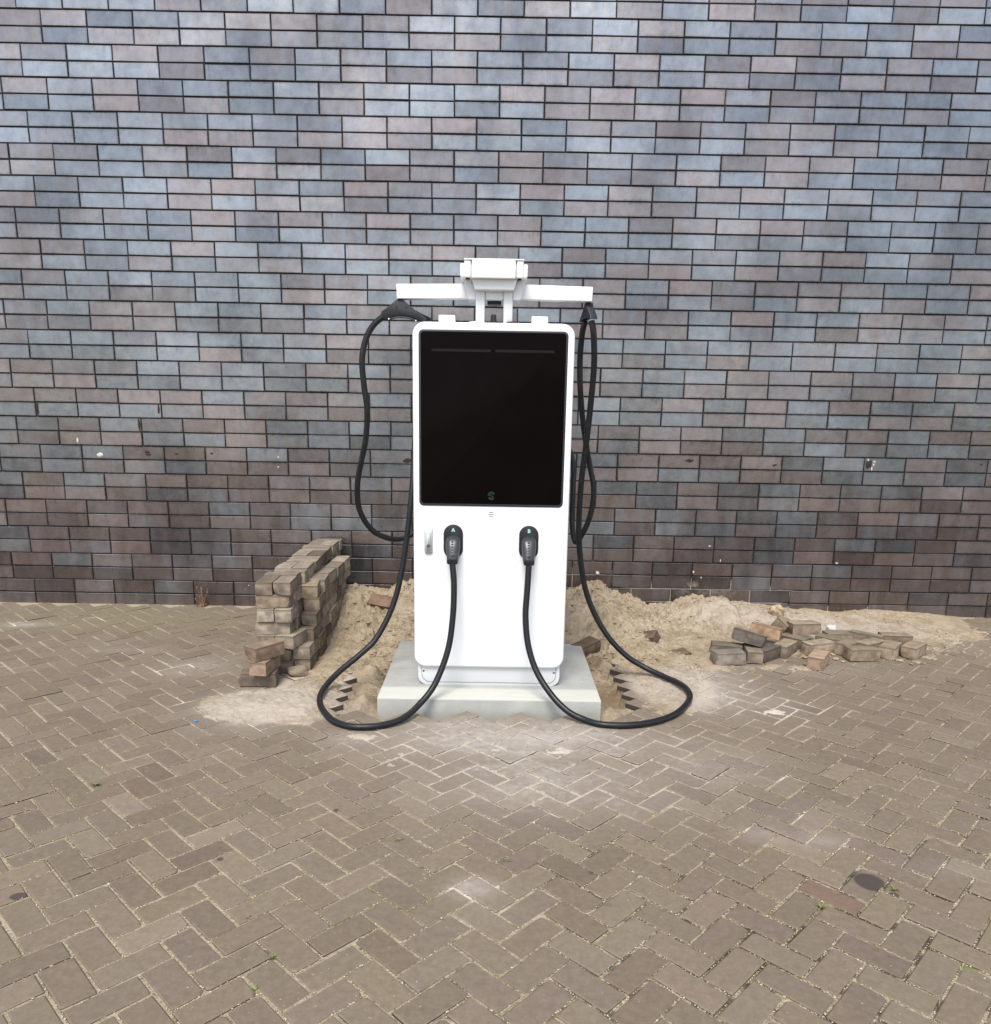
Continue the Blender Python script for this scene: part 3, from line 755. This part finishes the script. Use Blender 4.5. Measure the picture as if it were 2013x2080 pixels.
A2 = [(-0.557, -1.72, 2.012), (-0.587, -1.72, 1.992), (-0.642, -1.72, 1.947), (-0.684, -1.72, 1.874), (-0.705, -1.72, 1.769), (-0.698, -1.71, 1.636), (-0.686, -1.7, 1.515), (-0.7, -1.68, 1.364), (-0.736, -1.65, 1.222), (-0.759, -1.63, 1.106), (-0.756, -1.6, 0.972), (-0.7, -1.56, 0.857), (-0.617, -1.52, 0.801), (-0.538, -1.48, 0.79), (-0.46, -1.44, 0.825), (-0.39, -1.42, 0.909)]
B1 = [(0.1805, -2.015, 0.747), (0.175, -2.03, 0.621), (0.169, -2.05, 0.487), (0.185, -2.08, 0.341), (0.23, -2.125, 0.214), (0.304, -2.19, 0.114), (0.381, -2.25, 0.052), (0.457, -2.283, 0.022), (0.543, -2.334, 0.016), (0.671, -2.342, 0.016), (0.809, -2.297, 0.017), (0.934, -2.202, 0.019), (1.032, -2.059, 0.024), (1.081, -1.924, 0.028), (1.071, -1.776, 0.030), (0.991, -1.67, 0.042), (0.895, -1.6, 0.07), (0.789, -1.57, 0.129), (0.68, -1.55, 0.236), (0.593, -1.54, 0.374), (0.531, -1.54, 0.529), (0.492, -1.55, 0.73), (0.477, -1.57, 0.914), (0.479, -1.6, 1.151), (0.494, -1.63, 1.353), (0.505, -1.66, 1.548), (0.511, -1.7, 1.763), (0.498, -1.735, 1.918), (0.484, -1.735, 1.985)]
B2 = [(0.455, -1.69, 1.985), (0.446, -1.66, 1.923), (0.444, -1.62, 1.793), (0.455, -1.6, 1.63), (0.486, -1.555, 1.435), (0.527, -1.52, 1.249), (0.558, -1.51, 1.118), (0.56, -1.50, 1.014), (0.539, -1.49, 0.908), (0.5, -1.47, 0.813), (0.472, -1.44, 0.785), (0.455, -1.41, 0.892), (0.455, -1.39, 1.103), (0.447, -1.37, 1.252), (0.37, -1.35, 1.42)]
RC = .0162
def holder_left(root):
    """triangular cable hanger seen face on: apex at the arm, a limb down to each cable end, arched underside"""
    outl = [(-.600, 2.000), (-.598, 2.012), (-.560, 2.040), (-.518, 2.073), (-.487, 2.073), (-.452, 2.044), (-.42, 2.018), (-.365, 1.982), (-.382, 1.966), (-.408, 1.972), (-.45, 1.988), (-.49, 1.993), (-.53, 1.989), (-.565, 1.978), (-.585, 1.972)]
    outl = outl[::-1]
    m = prism_y(outl, -1.742, -1.698, .005, 2); o = part('cable_holder', m, M_BLACK, root)
    st = tube(catmull([(-.558, -1.735, 1.976), (-.525, -1.735, 1.984), (-.49, -1.735, 1.986), (-.455, -1.735, 1.982), (-.422, -1.735, 1.970)], 5), .0048, 8); part('strap', st, M_BEZEL, o)
    for x in (-.519, -.470):
        m = lathe_z([(.0042, 0), (.0042, .002)], 10); m.transform(Matrix.Translation((x, -1.742, 2.034)) @ Matrix.Rotation(R(90), 4, 'X')); part('screw', m, M_CHIP, o)
    for x, z in ((-.560, 1.977), (-.421, 1.970)):
        m = lathe_z([(.0045, 0), (.004, .003)], 10); m.transform(Matrix.Translation((x, -1.74, z)) @ Matrix.Rotation(R(90), 4, 'X')); part('rivet', m, M_STEEL, o)
def holder_right(root):
    """the same kind of hanger turned edge on to the wall"""
    outl = [(-.075, 1.990), (-.070, 2.006), (-.02, 2.058), (-.012, 2.078), (.012, 2.078), (.022, 2.058), (.075, 2.006), (.08, 1.990), (.03, 2.000), (-.03, 2.000)]
    m = prism_y([(x, z) for x, z in outl[::-1]], -.019, .019, .005, 2)
    m.transform(Matrix.Translation((.468, -1.715, -.004)) @ Matrix.Rotation(R(-74), 4, 'Z'))
    o = part('cable_holder', m, M_BLACK, root)
    m = lathe_z([(.0042, 0), (.0042, .002)], 10); m.transform(Matrix.Translation((.49, -1.735, 2.03)) @ Matrix.Rotation(R(90), 4, 'X')); part('screw', m, M_CHIP, o)
def plug(root, x):
    """charging connector hanging nose-up in its holster, cable leaving downwards"""
    def ring(cz, cy, wx_, dy, n=20, flat=.0):
        r_ = []
        for k in range(n):
            a = 2*math.pi*k/n
            r_.append((x+wx_*math.copysign(abs(math.cos(a))**.75, math.cos(a)), cy+dy*math.copysign(abs(math.sin(a))**.75, math.sin(a)), cz))
        return r_
    secs = [(.887, -1.946, .020, .006), (.878, -1.952, .033, .016), (.862, -1.958, .0375, .026), (.83, -1.967, .0378, .033), (.80, -1.978, .034, .035), (.775, -1.99, .0305, .034)]
    V = []; Fc = []
    for s_ in secs: V += ring(*s_)
    n = 20
    for i in range(len(secs)-1):
        for k in range(n):
            j = (k+1) % n; Fc.append([i*n+k, (i+1)*n+k, (i+1)*n+j, i*n+j])
    Fc.append(list(range(n))); Fc.append([(len(secs)-1)*n+k for k in range(n)][::-1])
    pb = part('connector', mesh_py('connector', V, Fc, 45), M_GREY, root)
    # side ribs, grip bumps, latch opening, collar
    for dx in (-.0255, -.017, .015, .024):
        part('rib', tube(catmull([(x+dx, -1.978+abs(dx)*.25, .870), (x+dx*.98, -1.994+abs(dx)*.3, .83), (x+dx*.92, -2.010+abs(dx)*.3, .785)], 4), .0034, 8), M_GREY, pb)
    for k in range(5):
        m = blob_mesh(.0062, .004, .0052, 3, 2, 0); m.transform(Matrix.Translation((x-.002, -1.986-.0052*k, .862-.0135*k))); part('grip_bump', m, M_STEEL if False else M_GREY, pb)
    m = blob_mesh(.0115, .006, .017, 5, 2, 0); m.transform(Matrix.Translation((x, -2.014, .783))); part('latch_opening', m, M_CHIP if False else M_BLACK, pb)
    part('collar', prism_y(rrect(x-.0285, x+.0285, .750, .781, .005, 3, .010), -2.030, -1.962, .005, 2), M_BLACK, pb)
for nm, c1, c2, hold, x, lab in (('A', A1, A2, holder_left, HOLX[0], 'thick black charging cable looping from holster A, hung by a triangular hanger'), ('B', B1, B2, holder_right, HOLX[1], 'thick black charging cable looping from holster B, its hanger turned edge-on')):
    root = empty('charging_cable', c1[0]); tag(root, lab, 'charging cable', 'cables of the charging station')
    bpy.context.view_layer.update()
    part('cable', tube(catmull(c1, 7), RC), M_RUB, root)
    part('cable', tube(catmull(c2, 7), RC*.97), M_RUB, root)
    hold(root); plug(root, x)

# ------------------------------------------------------------------ loose pavers
def loose_mesh(seed, L=.198, W=.097, H=.078, wear=1.):
    rs = random.Random(seed); bm = bmesh.new(); bmesh.ops.create_cube(bm, size=1)
    bmesh.ops.subdivide_edges(bm, edges=bm.edges[:], cuts=3, use_grid_fill=True)
    hx, hy, hz = L/2, W/2, H/2; ro = .0042*wear
    ph = [Vector((rs.uniform(-1, 1), rs.uniform(-1, 1), rs.uniform(-1, 1))) for _ in range(5)]
    for v in bm.verts:
        p = Vector((v.co.x*L, v.co.y*W, v.co.z*H))
        f_ = lambda c_, h: h-.006 if abs(abs(c_)-h*.5) < 1e-5 and False else c_
        # pull the outer grid lines out to the edge so that the bevel stays tight
        for ax, h in ((0, hx), (1, hy), (2, hz)):
            if abs(abs(p[ax])-h*.5) < 1e-4: p[ax] = math.copysign(h-ro*1.6, p[ax])
        q_ = Vector([min(max(p[i], -(h-ro)), h-ro) for i, h in enumerate((hx, hy, hz))])
        d = p-q_
        if d.length > 1e-6: p = q_+d.normalized()*ro if d.length > ro*1.01 else p
        k = sum(math.sin(38*p.dot(u_)*(1+i*.6)+i*2.1) for i, u_ in enumerate(ph))*.0007*wear
        p = p*(1+k/.05)
        v.co = p+Vector((0, 0, hz))
    # a knocked-off corner
    if rs.random() < .6*wear:
        cxs = Vector((rs.choice((-1, 1))*hx, rs.choice((-1, 1))*hy, rs.choice((0, H))))
        for v in bm.verts:
            dd = (v.co-cxs).length
            if dd < .035: v.co += (Vector((0, 0, hz))-cxs).normalized()*(.035-dd)*.35*wear
    bmesh.ops.recalc_face_normals(bm, faces=bm.faces)
    m = bpy.data.meshes.new('loose_paver'); bm.to_mesh(m); bm.free()
    m.polygons.foreach_set('use_smooth', [True]*len(m.polygons)); m.set_sharp_from_angle(angle=R(38)); m.materials.append(M_LOOSE)
    return m
LM = [loose_mesh(s, .197+.002*(s % 3), .0965, .0775) for s in range(8)]
WM = [loose_mesh(20+s, .200, .098, .078, 1.3) for s in range(4)]
GS, GP = 'pavers in the tall stack beside the sand', 'pavers dumped in a loose pile on the paving'
cnt = [0]
def loose(loc, rz=0, label=None, group=None, mesh=None, tilt=(0, 0), tint=None, jit=1.):
    o = link('paving_brick', mesh or LM[cnt[0] % 8], None, None, loc, Euler((tilt[0]+random.gauss(0, .006)*jit, tilt[1]+random.gauss(0, .006)*jit, rz+random.gauss(0, .018)*jit)))
    cnt[0] += 1; tag(o, label, 'paving brick', group)
    tt = tint or random.choice([(1, 1, 1)]*5+[(.52, .50, .48), (.66, .62, .58), (.8, .74, .68), (1.18, 1.17, 1.14)]); v = random.gauss(1, .10); o.color = (tt[0]*v, tt[1]*v, tt[2]*v, 1)
    return o
ORD = ['first', 'second', 'third', 'fourth', 'fifth', 'sixth', 'seventh', 'eighth', 'ninth', 'tenth', 'eleventh', 'twelfth']
CRS = ['bottom', 'second', 'third', 'fourth', 'fifth', 'sixth', 'top']
LBL_STACK = 'worn tan paving brick built into the tall stack by the wall'
LBL_COL = 'worn tan paving brick in the outer row leaning on the tall stack'
HB = .0783
SX0, SY0 = -1.358, -1.612       # outer front corner of the stack
W2 = .0985
for l in range(7):
    lw = []; cw = []
    y = SY0+random.uniform(-.020, .024)
    k = 0
    long_first = (l % 2 == 0)
    while y < -.125:
        pair = (k % 2 == 0) == long_first
        if l == 6 and k == 0: pair = True
        dark = (.62, .58, .55) if (l < 2 and k == 0) else None
        if pair and y+.2 < -.06:
            for s_ in (0, 1):
                yy = y+random.gauss(0, .011)
                lw.append((k, s_, loose((SX0+W2*(s_+.5)+random.gauss(0, .002), yy+.099, l*HB), math.pi/2+(math.pi if random.random() < .5 else 0), LBL_STACK, GS, tint=dark)))
            y += .2015+random.choice((0, 0, .005, .012))
        else:
            for s_ in (0, 1):
                if y+.1 > -.03: break
                cw.append(loose((SX0+W2+random.gauss(0, .008), y+.049, l*HB), (math.pi if random.random() < .5 else 0), LBL_STACK, GS, tint=dark))
                y += .1005+random.choice((0, 0, .003, .008))
        k += 1
    ks = sorted(set(a_[0] for a_ in lw), reverse=True)
    for k_, s_, o in lw:
        o['label'] = 'lengthwise paving brick, %s course of the tall stack, %s pair from the wall, %s side' % (CRS[l], ORD[ks.index(k_)], ('outer', 'inner')[s_])
    for i_, o in enumerate(cw[::-1]):
        o['label'] = 'crosswise paving brick, %s course of the tall stack, %s crosswise from the wall' % (CRS[l], ORD[i_])
# outer row, stepping back towards the top
starts = [-1.57, -1.575, -1.455, -1.41, -1.33, -1.17]
ends = [-.62, -.55, -.47, -.42, -.38, -.36]
for l in range(6):
    y = starts[l]; first = True; row = []
    while y+.1 < ends[l]+.06:
        row.append(loose((SX0+2*W2+.044+abs(random.gauss(0, .010)), y+.099, l*HB), math.pi/2+random.gauss(0, .03), LBL_COL, GS)); y += .2035+random.choice((0, .004, .012, .03))
    for i_, o in enumerate(row[::-1]):
        o['label'] = 'paving brick in the single row against the tall stack, %s course, %s from the wall' % (CRS[l], ORD[i_])
# single pieces on and around the stack
loose((-1.172, -1.527, 2*HB+.001), R(78), 'pale paving brick jutting out from the front corner of the tall stack', None, LM[1], tint=(1.25, 1.25, 1.22))
loose((-1.128, -1.225, 5*HB+.002), R(98), 'tan paving brick lying askew on the lower step of the tall stack', None, LM[4], (.0, R(-2)), (1.05, 1.0, .9))
loose((-1.306, -1.792, .004), R(4), 'dark worn paving brick at the bottom of the small three-brick pile', None, WM[0], (0, R(1)), (.72, .68, .64))
loose((-1.268, -1.80, HB+.006), R(84), 'pinkish paving brick in the middle of the small three-brick pile', None, LM[2], (0, R(1.5)), (1.25, 1.08, 1.0))
loose((-1.262, -1.80, 2*HB+.010), R(52), 'pinkish tan paving brick lying crosswise on top of the small three-brick pile', None, LM[3], (0, 0), (1.22, 1.06, .96))
frag = loose((-1.128, -1.635, .006), R(25), 'short broken piece of pale paving brick at the foot of the tall stack', None, loose_mesh(51, .105, .08, .045, 2.), (R(3), R(-4)), (1.25, 1.22, 1.15))
# pile on the far side
T = .0783
pile = [
 ((1.475, -1.275, .002), R(10), WM[1], (0, 0), (.72, .72, .74), 'dark grey-edged paving brick at the outer end of the loose pile'),
 ((1.652, -1.19, .002), R(84), WM[2], (0, 0), (.88, .84, .80), 'greyish paving brick seen end-on beside the dark one in the loose pile'),
 ((1.752, -1.165, .002), R(40), WM[3], (0, 0), (.60, .60, .64), 'dark paving brick with pale dusty top in the loose pile'),
 ((1.508, -1.115, .002), R(-20), WM[0], (0, 0), (.62, .62, .63), 'half-hidden dark paving brick behind the dark grey-edged one'),
 ((1.635, -1.135, T+.012), R(-32), WM[2], (R(-14), R(9)), (.55, .56, .60), 'blackened paving brick tipped on top of the loose pile'),
 ((1.800, -.960, T+.010), R(-30), WM[1], (R(-12), R(7)), (1.02, .82, .66), 'orange-stained worn paving brick tipped on the loose pile'),
 ((1.985, -.745, T-.004), R(48), LM[5], (R(34), R(12)), (.95, .93, .80), 'olive paving brick standing tilted on its corner in the sand'),
 ((2.105, -.830, T), R(7), LM[6], (0, 0), (.95, .90, .82), 'paving brick lying flat on top of the loose pile'),
 ((1.905, -1.065, .002), R(48), LM[0], (0, 0), (1.1, 1.02, .93), 'tan paving brick set cornerwise beside the dusty dark one in the loose pile'),
 ((2.015, -.905, .002), R(-47), LM[1], (0, 0), (.95, .90, .84), 'tan paving brick partly covered by the flat-lying top one in the loose pile'),
 ((2.130, -1.030, .002), R(22), LM[2], (0, 0), (1.0, .95, .88), 'tan paving brick just behind the pinkish one lying apart from the pile'),
 ((2.275, -.915, .002), R(-38), LM[3], (0, 0), (.95, .90, .82), 'olive-topped paving brick in the middle row of the loose pile behind the cornerwise bricks'),
 ((2.345, -1.010, .002), R(42), LM[4], (0, 0), (1.02, .95, .86), 'tan paving brick wedged behind the squarely set one in the loose pile'),
 ((2.365, -1.155, .002), R(4), LM[5], (0, R(1)), (1.05, .98, .88), 'tan paving brick set squarely to the wall along the open side of the loose pile'),
 ((2.490, -1.000, .002), R(34), LM[6], (0, 0), (1.0, .95, .86), 'tan paving brick with its top tucked between the squarely set one and the back row'),
 ((2.590, -1.065, .002), R(50), LM[7], (0, 0), (1.05, 1.0, .9), 'tan cornerwise paving brick, second from the far end of the loose pile'),
 ((2.745, -1.060, .002), R(42), LM[0], (0, 0), (1.05, .98, .88), 'tan paving brick at the far end of the loose pile, clear of the others'),
 ((2.370, -.790, .002), R(4), LM[1], (0, 0), (.95, .92, .82), 'low paving brick lying parallel to the wall in the back row beside the white scrap'),
 ((2.535, -.835, .010), R(-30), LM[2], (R(-5), R(3)), (.95, .92, .8), 'paving brick tipped a little in the back row of the loose pile'),
 ((2.745, -.815, .002), R(-3), LM[3], (0, 0), (.98, .92, .82), 'paving brick closing the back row at the far end of the loose pile'),
 ((2.030, -1.300, .002), R(57), LM[4], (0, 0), (1.22, 1.02, .94), 'pinkish paving brick lying apart in front of the loose pile'),
]
for loc, rz, ms, tl, tn, lb in pile:
    loose(loc, rz, lb or 'tan paving brick standing flat in the loose pile on the paving', GP, ms, tl, tn, .6)
# half-buried pavers
for loc, rz, tl, tn, lb in [((-.78, -.52, .135), R(-14), (R(38), R(6)), (.78, .60, .54), 'reddish paving brick half sunk in the sand behind the hanging cable'),
        ((.60, -1.075, -.012), R(40), (R(5), R(-8)), (.50, .42, .36), 'brown paving brick left at the corner of the concrete slab under sand'),
        ((1.03, -.93, .012), R(-38), (R(24), R(-16)), (.50, .42, .36), 'brown paving brick poking out of the sand heap at a slant'),
        ((1.17, -1.16, -.045), R(22), (R(3), R(-3)), (.50, .42, .36), 'brown paving brick almost swallowed by sand near the cable bend')]:
    loose(loc, rz, lb, None, None, tl, tn)

# fragments and chips of concrete around the pile
fv = 0
for i in range(26):
    x = random.uniform(1.6, 2.85); y = -1.17+random.gauss(0, .07)-.12*abs(x-2.1)*0
    s_ = random.uniform(.006, .022)
    m = blob_mesh(s_*1.5, s_, s_*.5, 70+i, 1, .4)
    o = link('rubble_chip', m, M_LOOSE, None, (x, y, s_*.3), (0, 0, random.uniform(0, 3))); o.color = (1.5, 1.4, 1.25, 1)
    tag(o, 'small pale chip of broken paving by the loose pile', 'rubble', 'rubble chips by the loose pile')

o = link('sand_clod', blob_mesh(.058, .05, .048, 23, 3, .32), M_ROCK, None, (2.07, -.42, sand_z(2.07, -.42)+.026)); tag(o, 'orange-brown lump of hardened sand standing on the heap by the wall', 'clod')
o = link('white_scrap', blob_mesh(.040, .025, .030, 14, 2, .3), M_WPLAS, None, (2.42, -.55, max(.02, sand_z(2.42, -.55)+.018))); tag(o, 'white crumpled scrap lying in the sand behind the loose pile', 'litter')
o = link('blue_scrap', blob_mesh(.009, .005, .004, 15, 2, .4), M_BLUE, None, (-1.458, -2.346, .006), (0, 0, .6)); tag(o, 'tiny bright blue plastic scrap in a paving joint', 'litter')

# ------------------------------------------------------------------ plants
def blade_mesh(n, h, spread, seed, wd=.0022):
    rs = random.Random(seed); V = []; Fc = []
    for _ in range(n):
        a = rs.uniform(0, 6.283); r0 = rs.uniform(0, spread*.35); hh = h*rs.uniform(.5, 1.1); lean = spread*rs.uniform(.4, 1.3)
        dx, dy = math.cos(a), math.sin(a); px, py = -dy*wd, dx*wd; b0 = len(V)
        for t_, k in ((0, 1), (.5, 1.1), (.85, .6)):
            cx_ = dx*(r0+lean*t_*t_); cy_ = dy*(r0+lean*t_*t_)
            V += [(cx_+px*k, cy_+py*k, hh*t_), (cx_-px*k, cy_-py*k, hh*t_)]
        V.append((dx*(r0+lean), dy*(r0+lean), hh))
        Fc += [[b0, b0+1, b0+3, b0+2], [b0+2, b0+3, b0+5, b0+4], [b0+4, b0+5, b0+6]]
    return mesh_py('blades', V, Fc)
for i, (x, y, h, s_) in enumerate([(-.615, -4.045, .012, .014), (-.74, -3.865, .010, .012), (-1.62, -3.02, .022, .024), (1.345, -3.67, .016, .016), (1.06, -3.775, .018, .016), (-.63, -4.17, .010, .012), (-.33, -3.405, .014, .018), (.06, -3.53, .012, .016), (-.42, -3.86, .010, .016), (.93, -2.985, .012, .012)]):
    o = link('weed_tuft', blade_mesh(34, h*.75, s_*.9, i, .0017), M_LEAF, None, (x, y, -.006))
    tag(o, 'tiny green weed sprouting from a joint of the paving', 'weed', 'weeds in the paving joints')
root = empty('dry_weed', (-2.25, -.05, -.004)); tag(root, 'dry reddish-brown weed standing at the foot of the wall', 'weed')
rs = random.Random(4)
for i in range(11):
    a = rs.uniform(0, 6.28); l_ = rs.uniform(.05, .155); sp_ = rs.uniform(.01, .06)
    p0 = (rs.gauss(0, .006), rs.gauss(0, .004), 0); p1 = (math.cos(a)*sp_*.5, math.sin(a)*sp_*.25, l_*.55); p2 = (math.cos(a)*sp_, math.sin(a)*sp_*.4, l_)
    st = link('stalk', tube(catmull([p0, p1, p2], 4), lambda t_: .0016*(1-.5*t_), 5), M_DRY, root)
    m = blob_mesh(.0045, .0045, .011, i, 1, .3); link('seed_head', m, M_DRY, st, p2)
for i in range(7):
    m = blade_mesh(5, .02, .03, 60+i, .003); link('leaf', m, M_DRY, root, (rs.gauss(0, .02), rs.gauss(0, .012), .002))
